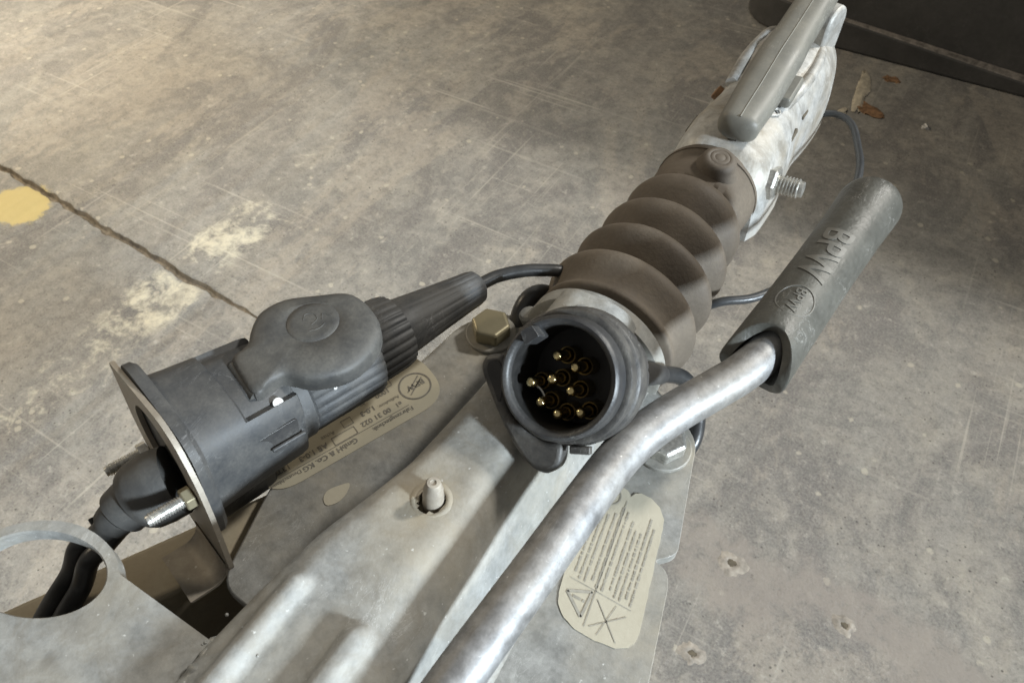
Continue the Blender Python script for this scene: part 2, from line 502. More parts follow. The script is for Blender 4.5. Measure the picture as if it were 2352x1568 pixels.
def text_mesh(txt, size, thick=0.0, bold=0.0):
    c = bpy.data.curves.new('txt', 'FONT')
    c.body = txt
    c.size = size
    c.extrude = thick
    c.offset = bold
    c.resolution_u = 3
    o = bpy.data.objects.new('txt', c)
    COL.objects.link(o)
    dg = bpy.context.evaluated_depsgraph_get()
    dg.update()
    me = o.evaluated_get(dg).to_mesh()
    V = [tuple(v.co) for v in me.vertices]
    Fc = [tuple(p.vertices) for p in me.polygons]
    o.evaluated_get(dg).to_mesh_clear()
    bpy.data.objects.remove(o)
    bpy.data.curves.remove(c)
    return V, Fc

def text_on(txt, size, o, ex, ey, bold=0.0):
    V, Fc = text_mesh(txt, size, 0, bold)
    o, ex, ey = Vector(o), Vector(ex), Vector(ey)
    return [o + ex * x + ey * y for x, y, z in V], Fc

def flat_ring(c, r0, r1, ex, ey, n=40):
    c, ex, ey = Vector(c), Vector(ex), Vector(ey)
    V = []
    for r in (r0, r1):
        V += [c + (ex * cos(2 * pi * k / n) + ey * sin(2 * pi * k / n)) * r for k in range(n)]
    return V, [(k, (k + 1) % n, n + (k + 1) % n, n + k) for k in range(n)]

def flat_line(a, b, w, nz=(0, 0, 1)):
    a, b = Vector(a), Vector(b)
    s = (b - a).normalized().cross(Vector(nz)) * w / 2
    return [a - s, b - s, b + s, a + s], [(0, 1, 2, 3)]

def lerp(a, b, t): return a + (b - a) * t
def sstep(a, b, x):
    t = max(0.0, min(1.0, (x - a) / (b - a)))
    return t * t * (3 - 2 * t)

def interp(tab, y):
    if y <= tab[0][0]: return list(tab[0][1:])
    for p, q in zip(tab, tab[1:]):
        if y <= q[0]:
            t = (y - p[0]) / (q[0] - p[0])
            return [lerp(a, b, t) for a, b in zip(p[1:], q[1:])]
    return list(tab[-1][1:])

# ------------------------------------------------------------------ floor with an open joint
def build_floor():
    Z = -FLOOR
    xs = [-3500, -1600] + [-1250 + i * 7 for i in range(int(870 / 7))] + [-300, 0, 400, 1200, 3500]
    V, Fg, Ff = [], [], []
    rows = []
    for x in xs:
        f = sstep(-440, -520, x) if x > -1300 else 1.0
        f = 1 - sstep(-560, -400, x)
        yc = 347 + (x + 713) * -0.051
        j1 = mnoise.noise((x * 0.02, 0, 1)) * 6 + mnoise.noise((x * 0.07, 3, 1)) * 4.0
        j2 = mnoise.noise((x * 0.02, 0, 1)) * 5 + mnoise.noise((x * 0.06, 5, 2)) * 4.5
        w = 0.4 + 3.9 * f
        ya, yb = yc - w + j1 * f, yc + w + j2 * f
        if yb < ya + 0.8: ya, yb = (ya + yb) / 2 - 0.4, (ya + yb) / 2 + 0.4
        d = 0.02 + 8 * f
        ch = 2.5 * f + 0.1
        rows.append([(x, -3500, Z), (x, ya - ch, Z), (x, ya, Z - d * 0.35), (x, lerp(ya, yb, 0.3), Z - d), (x, lerp(ya, yb, 0.7), Z - d), (x, yb, Z - d * 0.3), (x, yb + ch, Z), (x, 4500, Z)])
    n = 8
    for r in rows: V += r
    for i in range(len(rows) - 1):
        for k in range(n - 1):
            q = (i * n + k, (i + 1) * n + k, (i + 1) * n + k + 1, i * n + k + 1)
            (Fg if 2 <= k <= 4 and V[i * n][0] < -425 else Ff).append(q)
    o = part('floor', (V, Ff), 'floor', base=(0, 0, Z), ang=60)
    o['kind'] = 'structure'
    part('joint_bed', (V, Fg), 'groove', parent=o, ang=60)
    # drilled anchor holes with crumbling rims
    for i, (x, y, s) in enumerate(((115, 334, 1.0), (216, 330, 0.8), (115, 243, 0.85))):
        prof = [(0.02, 12 * s), (0.5, 9.0 * s), (0.9, 6.6 * s), (0.7, 5.0 * s), (0.2, 3.4 * s), (0.25, 0.3)]
        def mod(sv, r, t, i=i):
            return r * (1 + 0.5 * mnoise.noise((cos(t) * 1.4, sin(t) * 1.4, i * 3.1)) + 0.25 * mnoise.noise((cos(t) * 4, sin(t) * 4, i * 3.1)))
        part('anchor_hole_rim', lathe(prof[:5], (x, y, Z), (0, 0, 1), 28, cap0=False, cap1=False, mod=mod), 'crumble', parent=o, ang=60)
        part('anchor_hole_shade', lathe([(0.3, 3.8 * s), (0.35, 0.2)], (x, y, Z), (0, 0, 1), 20, cap0=False, mod=mod), 'slot', parent=o)  # flat dark disc at floor level, shade of the hole painted in
    return o
floor = build_floor()

# ------------------------------------------------------------------ dark box standing on the floor behind
def build_box():
    t = thing('storage_box', 'large dark grey box with a protruding bottom lip on the floor behind', 'box', (350, 1500, -FLOOR))
    def loop(inset):
        x0, x1, y0, y1 = -230 + inset, 1300 - inset, 1275 + inset, 2000 - inset
        return round_poly([(x0, y0), (x1, y0), (x1, y1), (x0, y1)], [110, 60, 60, 60], 10)
    Z = -FLOOR
    def sloped(vf, z0):
        V, Fc = vf
        return [Vector((v[0], v[1], v[2] - (0.085 * (v[0] + 65) if v[2] > z0 else 0.0) * (1 - sstep(250, 330, v[0])) - (26 * sstep(250, 330, v[0]) if v[2] > z0 else 0))) for v in map(Vector, V)], Fc
    def dens(P):
        out = []
        for i, p in enumerate(P):
            q = P[(i + 1) % len(P)]
            m = max(1, int(sqrt((p[0] - q[0]) ** 2 + (p[1] - q[1]) ** 2) / 40))
            out += [(lerp(p[0], q[0], k / m), lerp(p[1], q[1], k / m)) for k in range(m)]
        return out
    part('bottom_lip', sloped(prism(dens(loop(0)), (0, 0, Z + 1), (1, 0, 0), (0, 1, 0), 46), Z + 20), 'boxp', t, bevel=3, seg=3)
    part('lip_edge', sloped(prism(dens(loop(2.0)), (0, 0, Z + 44.0), (1, 0, 0), (0, 1, 0), 4.0), Z + 20), 'boxedge', t, bevel=1.0)
    part('wall', prism(loop(9), (0, 0, Z + 12), (1, 0, 0), (0, 1, 0), 712), 'boxp', t, bevel=5)  # height above the view assumed, set for the shadow it casts on the floor
    part('rim', prism(loop(4), (0, 0, Z + 724), (1, 0, 0), (0, 1, 0), 30), 'boxp', t, bevel=5)
build_box()

# ------------------------------------------------------------------ drawbar housing
HB = thing('drawbar_housing', 'grey galvanised pressed drawbar housing with bolted flanges and stickers', 'drawbar', (0, 100, -FLOOR))
# y, left foot, left top, right top, right foot, top z, corner radius
SEC = [(-160, -60, -40, 30, 44, 56, 12), (17, -54, -38, 24, 40, 56, 12), (40, -52, -36, 17, 39, 56, 12), (66, -46, -32, 13, 38, 56, 11), (90, -40, -25, 12, 37, 56, 10),
       (108, -36, -21, 12, 34, 55, 9), (150, -34, -18, 14, 31, 53, 8), (200, -33, -17, 17, 32, 50, 9), (226, -33, -17, 18, 32, 48, 10)]
def shell_section(y):
    lf, lt, rt, rf, zt, rad = interp(SEC, y)
    pts = round_poly([(lf - 10, -0.5), (lf, -0.5), (lt, zt), (rt, zt), (rf, -0.5), (rf + 10, -0.5)], [0.1, 6, rad, rad * 1.25, 7, 0.1], 8)[9:-9]
    pts = pts[:]
    # resample evenly
    L = [0.0]
    for p, q in zip(pts, pts[1:]): L.append(L[-1] + sqrt((p[0] - q[0]) ** 2 + (p[1] - q[1]) ** 2))
    out = []
    n = 110
    j = 0
    for i in range(n):
        d = L[-1] * i / (n - 1)
        while j < len(L) - 2 and L[j + 1] < d: j += 1
        t = (d - L[j]) / max(1e-6, L[j + 1] - L[j])
        out.append((lerp(pts[j][0], pts[j + 1][0], t), lerp(pts[j][1], pts[j + 1][1], t)))
    return out
def bead(x, y, x0, y0, x1, y1, w, h):
    dx, dy = x1 - x0, y1 - y0
    t = max(0, min(1, ((x - x0) * dx + (y - y0) * dy) / (dx * dx + dy * dy)))
    d = sqrt((x - x0 - t * dx) ** 2 + (y - y0 - t * dy) ** 2)
    return h * (1 - sstep(w * 0.25, w, d))
def build_shell():
    ys = [-160 + i * 1.8 for i in range(int(386 / 1.8) + 1)]
    V, Fc = [], []
    n = 110
    for y in ys:
        for (x, z) in shell_section(y):
            if z > 30:
                z += bead(x, y, -27, -60, -25, 46, 6.0, 4.5) + bead(x, y, 2, -60, 4, 42, 7.0, 4.8)
                z += mnoise.noise((x * 0.03, y * 0.02, 2)) * 0.7
                d = sqrt((x + 5) ** 2 + (y - 97) ** 2)      # pressed dimple round the stud
                z -= 0.9 * (1 - sstep(9, 20, d))
            V.append((x, y, z))
    HX, HY, HR = -4.5, 96, 6.0
    for i in range(len(ys) - 1):
        for k in range(n - 1):
            c = V[i * n + k]
            if c[2] > 40 and sqrt((c[0] + 0.4 - HX) ** 2 + (c[1] + 0.9 - HY) ** 2) < HR - 0.6: continue
            Fc.append((i * n + k, i * n + k + 1, (i + 1) * n + k + 1, (i + 1) * n + k))
    part('shell', (V, Fc), 'shell', HB, ang=50)
    # stud hole
    zt = 54.0
    sleeve = lathe([(-7, 5.7), (0.9, 5.7), (1.25, 6.2), (1.2, 7.2), (0.55, 8.2)], (HX, HY, zt), (0, 0, 1), 36, cap0=False, cap1=False)
    part('stud_hole_collar', sleeve, 'shell', HB)
    part('stud_hole_floor', lathe([(-6.9, 5.8), (-6.5, 0.2)], (HX, HY, zt), (0, 0, 1), 24, cap0=False), 'leg', HB)
    ax = Vector((0.09, 0.02, 1)).normalized()
    st = part('stud', lathe([(-6, 4.0), (4.0, 4.0), (5.5, 3.8), (8.4, 3.6), (9.2, 3.0), (12.4, 2.8), (13.2, 2.3), (13.3, 1.2), (12.8, 1.0), (12.7, 0.1)], (HX + 0.6, HY + 0.8, zt + 0.5), ax, 28), 'bracket', HB)
build_shell()

# flange plates left and right, butted under the shell foot
def flange(name, outline, z=0.0):
    return part(name, prism(outline, (0, 0, z - 6), (1, 0, 0), (0, 1, 0), 6), 'flange', HB, bevel=1.2)
RO = round_poly([(26, 232), (56, 216), (66, 207), (70, 190), (79.5, 152), (78.0, 148.5), (72.5, 143), (79, 141.5), (82, 136), (112, 0), (130, -160), (30, -160)], [2, 6, 6, 10, 2, 1.5, 2, 3, 4, 10, 10, 2], 5)
flange('right_flange', RO)
LO = [(-x, y) for x, y in round_poly([(26, 228), (54, 235), (72, 214), (74, 190), (80, 152), (94, 92), (78, 40), (30, 38)], [2, 14, 14, 10, 4, 14, 10, 2], 5)][::-1]
flange('left_flange', LO)
# under-tray closing the housing from below
part('bottom_plate', prism([(-38, -150), (40, -150), (34, 222), (-32, 222)], (0, 0, -12), (1, 0, 0), (0, 1, 0), 5.5), 'flange', HB, bevel=1)

# rear wing plate with the round clamp hole
def build_wing():
    z1 = 50.0
    hx, hy, ra, rb, rot = -108, 4, 25.0, 14.8, radians(18)
    n = 56
    out_pts = []
    X0, X1, Y0, Y1 = -230, -39, -160, 18.5
    inn, out = [], []
    for k in range(n):
        t = 2 * pi * k / n
        x, y = ra * cos(t), rb * sin(t)
        inn.append((hx + x * cos(rot) - y * sin(rot), hy + x * sin(rot) + y * cos(rot)))
        dx, dy = inn[-1][0] - hx, inn[-1][1] - hy
        c = []
        if dx > 1e-6: c.append((X1 - hx) / dx)
        if dx < -1e-6: c.append((X0 - hx) / dx)
        if dy > 1e-6: c.append((Y1 + (0.0) - hy) / dy)
        if dy < -1e-6: c.append((Y0 - hy) / dy)
        s = max(1.02, min(c))
        dl = sqrt(dx * dx + dy * dy)
        px, py = hx + dx * s, min(Y1, hy + dy * s)
        if dy > 0 or (dx < -15 and dy > -12):
            lx_, ly_ = inn[-1][0] + dx / dl * 4.6, inn[-1][1] + dy / dl * 4.6
            d1 = sqrt((px - hx) ** 2 + (py - hy) ** 2) if (dy > 0 and px > -112) else 0.0
            if dl + 4.6 > d1: px, py = lx_, ly_
        out.append((px, py))
    # make the hole stay inside the plate edge
    for cx, cy in ((X1, Y1), (X1, Y0), (X0, Y0)):
        j = min(range(n), key=lambda i: (out[i][0] - cx) ** 2 + (out[i][1] - cy) ** 2)
        out[j] = (cx, cy)
    V, Fc = [], []
    th = 6.5
    for ring, z in ((inn, z1 - 0.8), ([(lerp(x, hx, -0.03), lerp(y, hy, -0.03)) for x, y in inn], z1), (out, z1), (out, z1 - th), (inn, z1 - th)):
        V += [(x, y, z) for x, y in ring]
    for a, b in ((0, 1), (1, 2), (2, 3), (3, 4), (4, 0)):
        for k in range(n):
            k2 = (k + 1) % n
            Fc.append((a * n + k, a * n + k2, b * n + k2, b * n + k))
    part('wing_plate', (V, Fc), 'shell', HB, ang=30)
    # weld beads where the wing meets the shell
    for seed, pts, r0 in ((1, [(-38, 18.5, 46.5), (-36, 14, 49.5), (-34.5, 6, 51.0), (-34, -4, 51.2), (-33.5, -20, 51)], 3.4), (2, [(-40, 20, 40), (-38.5, 18.5, 45), (-36, 14, 49)], 3.0)):
        path = catmull(pts, 14)
        part('weld_bead', tube(path, lambda i, s=seed, r=r0: r * (0.9 + 0.04 * sin(i * 0.9) + 0.45 * mnoise.noise((i * 0.17, s * 4.3, 0))), 14), 'weld', HB, ang=70)
    for i in range(16):
        x, y = random.uniform(-42, -14), random.uniform(0, 32)
        r = random.uniform(0.4, 1.1)
        part('weld_spatter', lathe([(-0.5, r), (0.2 * r, r * 0.9), (0.7 * r, r * 0.5), (0.85 * r, 0.05)], (x, y, 56.0 if x > -32 else 50), (0, 0, 1), 8, cap0=False), 'weld', HB)
build_wing()

# drawbar leg under the left flange
def build_leg():
    d = Vector((0.5, 0.866, 0))
    sd = Vector((0.866, -0.5, 0))
    e0, e1 = Vector((-230, -150, 0)), Vector((-108, 61, 0))
    L = (e1 - e0).length + 30
    part('drawbar_leg', prism(round_poly([(0, 0), (27, 0), (27, -80), (0, -80)], 3, 4), e0 + Vector((0, 0, -6.6)), sd, (0, 0, 1), -L), 'leg', HB)
    part('gap_shade_sheet', prism([(-160, -158), (60, -158), (50, 215), (-70, 215), (-84, 70), (-120, 20)], (0, 0, -86), (1, 0, 0), (0, 1, 0), 5), 'gap_sheet', HB)  # added dark sheet, paints the shade seen in the gap beside the leg
    part('inner_web', box((-44, 30, -46), (5, 190, 74)), 'gap_sheet', HB)
build_leg()

# bolts with washers
def bolt(x, y, rot, af, parent, mat):
    wz = part('bolt_washer', lathe([(0, 13.5), (1.9, 13.5), (2.3, 13.0), (2.3, 7)], (x, y, 0.05), (0, 0, 1), 44, cap0=False, cap1=False), 'flange', parent)
    b = part('bolt', hexhead((x, y, 2.2), (0, 0, 1), af, 8.5, rot), mat, parent, smooth=False, bevel=0.9, seg=3)
bolt(-53.5, 214, 0.25, 18.5, HB, 'yellow_zinc')
bolt(53.0, 196, 0.55, 18.5, HB, 'zinc')

# front collar plate and the holder clip
part('front_collar', lathe([(222, 36.5), (223, 38), (231, 38), (232.5, 36.5)], (0, 0, 6), (0, 1, 0), 64), 'shell', HB)
part('holder_clip', lathe([(-2, 4.2), (1.5, 4.0), (4.5, 3.2), (6.0, 3.4), (7.0, 2.6), (7.3, 0.3)], (-1, 207, 49.5), (0.05, 0.15, 1), 20), 'weld', HB)
part('lifting_lug', lathe([(-3, 5), (3, 5), (4.5, 3.6), (4.8, 0.3)], (-37, 226, 12), (-0.3, -0.2, 1), 24), 'shell', HB)

# ------------------------------------------------------------------ stickers on the flanges
e = Vector((0.385, 0.923, 0)).normalized()
pr_ = Vector((e.y, -e.x, 0))
def build_type_label():
    c = Vector((-86, 132, 0.05))
    L, Wd = 49, 19.0
    out = round_poly([(-L, -Wd), (L, -Wd), (L, Wd), (-L, Wd)], 17, 10)
    lab = part('type_label', prism(out, c, e, Vector((-e.y, e.x, 0)), 0.35), 'label', HB, ang=20)
    ex, ey = -e, pr_
    z = 0.60
    o = Vector((c.x, c.y, z))
    P = lambda a, b: o + e * a + pr_ * b          # a: along towards the coupling, b: towards the shell
    items = [flat_ring(P(37.5, 3.5), 7.6, 8.4, ex, ey)]
    items += [text_on('BPW', 4.6, P(43.0, 1.6), ex, ey, 0.1), flat_line(P(43, 0.6), P(33, 7.2), 0.5), flat_line(P(42, -1.2), P(32.6, 5.0), 0.5)]
    items += [text_on('Fahrzeugtechnik', 3.4, P(30, 13.0), ex, ey, 0.02), text_on('GmbH & Co. KG', 4.0, P(-1, 13.0), ex, ey, 0.08), text_on('Deutschland', 3.0, P(-30, 13.0), ex, ey)]
    items += [text_on('e1', 3.6, P(27, 7.2), ex, ey, 0.05), text_on('00 31 022', 4.0, P(20.5, 7.2), ex, ey, 0.08), text_on('AE 1.0-3', 4.2, P(-14, 7.0), ex, ey, 0.1), text_on('13TB3', 4.2, P(-33, 7.0), ex, ey, 0.1)]
    items += [text_on('Auflaufeinr.', 2.6, P(28, 3.2), ex, ey), text_on('1.0-3', 4.0, P(15, 1.6), ex, ey, 0.1), text_on('Achse', 2.8, P(-8, 3.0), ex, ey), text_on('kg', 3.0, P(-22, 3.0), ex, ey)]
    items += [text_on('1000', 4.0, P(26, -3.6), ex, ey, 0.08), text_on('kg', 3.2, P(12, -3.2), ex, ey), text_on('D 7.6', 4.0, P(26, -9), ex, ey, 0.08)]
    for a, b, w, h in ((1, 6.6, 12, 4.6), (-27.5, 1.5, 5, 4), (2, 0.6, 5, 4.2), (28.5, -8.8, 7, 4.8)):
        p = [P(a, b), P(a - w, b), P(a - w, b + h), P(a, b + h)]
        for i in range(4): items.append(flat_line(p[i], p[(i + 1) % 4], 0.35))
    items.append(flat_line(P(29, 11.7), P(-40, 11.7), 0.3))
    part('lettering', join(*items), 'print', lab, smooth=False)
build_type_label()
part('inspection_sticker', prism(smooth_loop([(-5.0, -3.6), (0, -4.2), (4.5, -1.6), (7.4, 2.6), (3.4, 3.6), (-2.4, 3.4), (-5.4, 0.4)]), (-63.5, 97.5, 0.05), (0.55, 0.83, 0), (-0.83, 0.55, 0), 0.3), 'sticker', HB, ang=20)

def build_warning_label():
    outl = [(37, 158), (40.5, 164.8), (45, 167.4), (48.6, 167.2), (50.4, 166.0), (51.3, 165.0), (52.2, 167.6), (54.6, 169.0), (59.5, 169.0), (64.6, 166.8), (68.6, 162.2), (70.4, 155.5), (72.6, 145), (75.0, 134), (77.4, 123), (79.8, 112.5), (80.0, 108.2), (78.2, 104.6), (74.0, 101.8), (66, 100.2), (57, 100.2), (51, 102.0), (46.6, 105.6), (44.2, 110), (41.6, 121), (39.4, 133), (37.6, 146)]
    rnd = random.Random(4)
    o2 = []
    for i, (x, y) in enumerate(outl):
        x2, y2 = outl[(i + 1) % len(outl)]
        for k in range(3):
            t = k / 3
            j = 0.16 if 9 < i < 24 else 0.08
            o2.append((lerp(x, x2, t) + rnd.uniform(-j, j), lerp(y, y2, t) + rnd.uniform(-j, j)))
    lab = part('warning_label', prism(o2[::-1], (0, 0, 0.06), (1, 0, 0), (0, 1, 0), 0.35), 'sticker', HB, ang=20)
    z = 0.62
    sk = lambda x, y: Vector((x + (140 - y) * 0.145, y, z))    # sticker lies slightly slanted
    items = []
    cols = [43.5, 46.0, 48.4, 51.4, 53.8, 56.4, 59.6, 62.0, 64.4, 66.8, 69.2]
    for ci, cx in enumerate(cols):
        y = 119.5
        yend = 160 if cx < 50 else 163 if cx < 62 else 158
        ys = 119.5 + (2 if ci % 3 == 0 else 0)
        y = ys
        while y < yend - rnd.choice((0, 3, 9)):
            w = rnd.uniform(0.5, 2.4)
            if not (cx < 50 and y > 152):
                items.append(flat_line(sk(cx, y), sk(cx, y + w), rnd.uniform(0.6, 1.05)))
            y += w + rnd.choice((0.22, 0.3, 0.3, 0.7))
    part('small_print', join(*items), 'print_pale', lab, smooth=False)
    t = [sk(43.0, 112.5), sk(53.0, 117.2), sk(51.8, 105.6)]
    it2 = [flat_line(t[i], t[(i + 1) % 3], 1.15) for i in range(3)]
    it2 += [flat_line(sk(46.0, 111.9), sk(49.4, 112.0), 1.1), flat_line(sk(50.2, 112.0), sk(51.3, 112.05), 1.1)]
    part('warning_triangle', join(*it2), 'print_pale', lab, smooth=False)
    it3 = [flat_line(sk(54.2, 103), sk(54.2, 162), 0.45), flat_line(sk(56, 104), sk(69, 115), 0.4), flat_line(sk(56, 115.5), sk(68, 103.5), 0.4), flat_line(sk(60, 102.5), sk(64, 117), 0.35), flat_line(sk(42.5, 118.3), sk(70, 118.3), 0.3)]
    it3 += [flat_ring(sk(46.2, 161), 4.4, 4.9, (1, 0, 0), (0, 1, 0)), text_on('BPW', 2.8, sk(47.2, 158.0), (0, 1, 0), (-1, 0, 0), 0.06), flat_line(sk(43.2, 158.6), sk(49.2, 163.4), 0.4)]
    part('emblem_and_rules', join(*it3), 'print_pale', lab, smooth=False)
build_warning_label()

# ------------------------------------------------------------------ rubber bellows
def build_bellows():
    t = thing('rubber_bellows', 'dusty brown ribbed rubber bellows between housing and coupling head', 'bellows', (0, 300, -FLOOR))
    folds = [(236.5, 264, 43.0, 37.5, 28.0), (264, 291, 41.0, 28.0, 27.0), (291, 320, 38.8, 27.0, 26.5), (320, 349, 36.4, 26.5, 28.5)]
    prof = [(231.5, 31), (232.2, 37.5), (233.5, 38.6), (235.5, 38.6), (236.5, 37.5)]
    for y0, y1, R, ra, rb in folds:
        for k in range(1, 21):
            q = k / 20
            base_r = lerp(ra, rb, q)
            bulge = max(0.0, sin(pi * q ** 1.4)) ** 0.82
            prof.append((lerp(y0, y1, q), base_r + (R - base_r) * bulge))
    prof += [(349, 29.2), (354, 30.6), (362, 31.6), (372, 32.2), (381, 32.4), (382.5, 31.8), (382.6, 29.0)]
    def mod(s, r, a):
        return r + 0.5 * mnoise.noise((cos(a) * 1.5, sin(a) * 1.5, s * 0.03)) + 0.12 * mnoise.noise((cos(a) * 9, sin(a) * 9, s * 0.3))
    part('bellows_tube', lathe([(s, r) for s, r in prof], (0, 0, 5), (0, 1, -0.012), 128, mod=mod), 'bellows', t, ang=75)
    part('end_knob', lathe([(-6, 15.5), (-1, 13.4), (2.0, 11.6), (4.5, 10.8), (6.5, 10.2), (8.0, 8.6), (8.5, 6.2), (8.2, 5.9), (8.5, 5.4), (8.5, 3.4), (8.3, 3.1), (8.6, 2.6), (8.6, 0.2)], (6, 366, 30), (0.12, -0.1, 1), 40), 'bellows', t, ang=60)
    t.location.y += 0.006
    part('clamp_edge', lathe([(382.7, 31), (382.9, 33.0), (385.2, 33.1), (385.4, 31)], (0, 0, 0.4), (0, 1, 0), 64), 'bellows', t)
build_bellows()

# ------------------------------------------------------------------ coupling head
def build_head():
    t = thing('coupling_head', 'bright galvanised cast coupling head with grey lever handle', 'coupling head', (3, 470, -FLOOR))
    cx = 3.0
    sec = [(376, 30, 24), (386, 34.0, 33), (400, 35, 36), (420, 35.5, 37), (440, 33.5, 36), (455, 31.5, 35), (470, 31, 36), (490, 33.5, 38), (510, 35, 39), (530, 35, 38), (550, 32, 34), (566, 26, 28), (576, 17, 20), (581, 8, 12), (583, 1, 6)]
    V, Fc = [], []
    n = 56
    ys = [376 + i * 3.0 for i in range(70)]
    ys = [y for y in ys if y < 583] + [583]
    for y in ys:
        hw, zt = interp(sec, y)
        for k in range(n):
            a = pi * k / (n - 1)
            ca, sa = cos(a), sin(a)
            x = hw * (abs(ca) ** 0.62) * (1 if ca > 0 else -1)
            z = -24 + (zt + 24) * (abs(sa) ** 0.62)
            z += 1.2 * mnoise.noise((x * 0.06, y * 0.05, 3)) * sa
            if abs(x) < 18 and 500 > y > 440: z -= 1.5 * (1 - abs(x) / 18)
            V.append((cx - x, y, z))
    m = len(ys)
    for i in range(m - 1):
        for k in range(n - 1): Fc.append((i * n + k, i * n + k + 1, (i + 1) * n + k + 1, (i + 1) * n + k))
        Fc.append((i * n + n - 1, i * n, (i + 1) * n, (i + 1) * n + n - 1))
    Fc.append(tuple(range(n)))
    part('body', (V, Fc), 'cast', t, ang=50)
    # raised cheek on the right, groove rib and slots
    part('cheek_rib', tube(catmull([(18, 436, 30), (23, 462, 32), (25, 490, 33), (23, 520, 33), (16, 545, 30)], 8), 4.0, 14), 'cast', t, ang=60)
    part('cheek_rib', tube(catmull([(-19, 460, 29), (-21, 495, 31), (-19, 535, 30), (-15, 550, 26)], 8), 4.4, 14), 'cast', t, ang=60)
    def on_head(x, y):
        hw, zt = interp(sec, y)
        ca = min(0.999, (abs(x - cx) / hw)) ** (1 / 0.62)
        return -24 + (zt + 24) * (sqrt(1 - ca * ca) ** 0.62)
    for (x, y, l, w, mt) in ((33.0, 440, 18, 1.5, 'slot'), (31.8, 474, 15, 1.2, 'slot'), (-25.0, 512, 26, 2.6, 'leg'), (-29.0, 420, 18, 2.0, 'slot')):
        z = on_head(x, y)
        x2 = x - 1.2 * (1 if x > cx else -1)
        nn = Vector((-(on_head(x, y) - on_head(x2, y)) / (x - x2), 0, 1)).normalized()
        ex = Vector((0.0, 1, 0))
        out = round_poly([(-l / 2, -w), (l / 2, -w), (l / 2, w), (-l / 2, w)], w * 0.7, 4)
        part('slot', prism(out, Vector((x, y, z)) - nn * 2.4, ex, nn.cross(ex), 2.9), mt, t, bevel=0.3)  # thin inlay on the surface, dark ones paint the shade of a slot
    part('rust_spot', lathe([(-3, 5), (0.8, 5), (1.4, 3.6), (1.6, 0.2)], (-30.0, 470, 14), (-1, 0, 0.5), 20), 'rust', t)
    # cast number stamp
    part('casting_mark', tube(catmull([(17, 424, 37.0), (20, 427, 36.2), (22, 431, 35.2), (20, 434, 36), (17, 432, 36.8), (15, 428, 37.3)], 5), 0.8, 8), 'cast', t)
    # clamp bolt: nut against the head, threaded end
    t.location.y += 0.006
    ax = Vector((0.97, -0.02, 0.12)).normalized()
    part('nut', hexhead((30.0, 402, 10), ax, 19, 9, 0.3), 'zinc', t, smooth=False, bevel=0.8)
    part('threaded_end', join(thread((38.5, 402, 11), ax, 6.0, 16, 2.0, 24)), 'zinc', t, ang=30)
    part('nut_seat', lathe([(-5, 13), (1.5, 13), (2.2, 12)], (28, 402, 9.8), ax, 32), 'cast', t)
    # lever handle
    path = catmull([(7, 391, 43.5), (7, 402, 45.5), (7.5, 425, 50), (8, 455, 57), (8.5, 480, 61), (9, 530, 68), (9.5, 580, 74), (10, 640, 80)], 8)
    m = len(path)
    def sec_f(a, i):
        f = min(1.0, sqrt(max(0.0, 1 - (1 - min(1, i / 5.0)) ** 2)) * 0.72 + 0.28)
        wide = 12.6 + 1.4 * sstep(6, 18, i) * (1 - sstep(26, 34, i)) - 0.9 * sstep(30, 50, i)
        hgt = 9.5
        ca, sa = cos(a), sin(a)
        return wide * f * (abs(ca) ** 0.7) * (1 if ca > 0 else -1), hgt * f * (abs(sa) ** 0.75) * (1 if sa > 0 else -1)
    hd = part('lever_handle', tube(path, 1, 40, section=sec_f), 'handle', t, ang=50)
    # moulded seam along the top of the handle
    sp = []
    for i in range(3, m):
        p = path[i]
        tg = (path[min(i + 1, m - 1)] - path[i - 1]).normalized()
        up = Vector((0, 0, 1)) - tg * tg.z
        sp.append(p + up.normalized() * 9.45 + Vector((0.6, 0, 0)))
    part('seam', tube(sp, 0.4, 8), 'handle', hd)
    part('pivot_lug', prism(round_poly([(-12, -6), (12, -6), (14, 30), (6, 38), (-6, 38), (-14, 30)], 6, 5), (16, 545, 22), (0.2, 0.98, 0), (0, 0, 1), 9), 'cast', t, bevel=2)
    part('lock_tongue', prism(round_poly([(-5, -14), (5, -14), (5, 14), (-5, 14)], 2.5, 4), (20, 458, 36.5), (1, 0.05, 0), (0, 1, 0.08), 7), 'handle', t, bevel=1.5)
build_head()

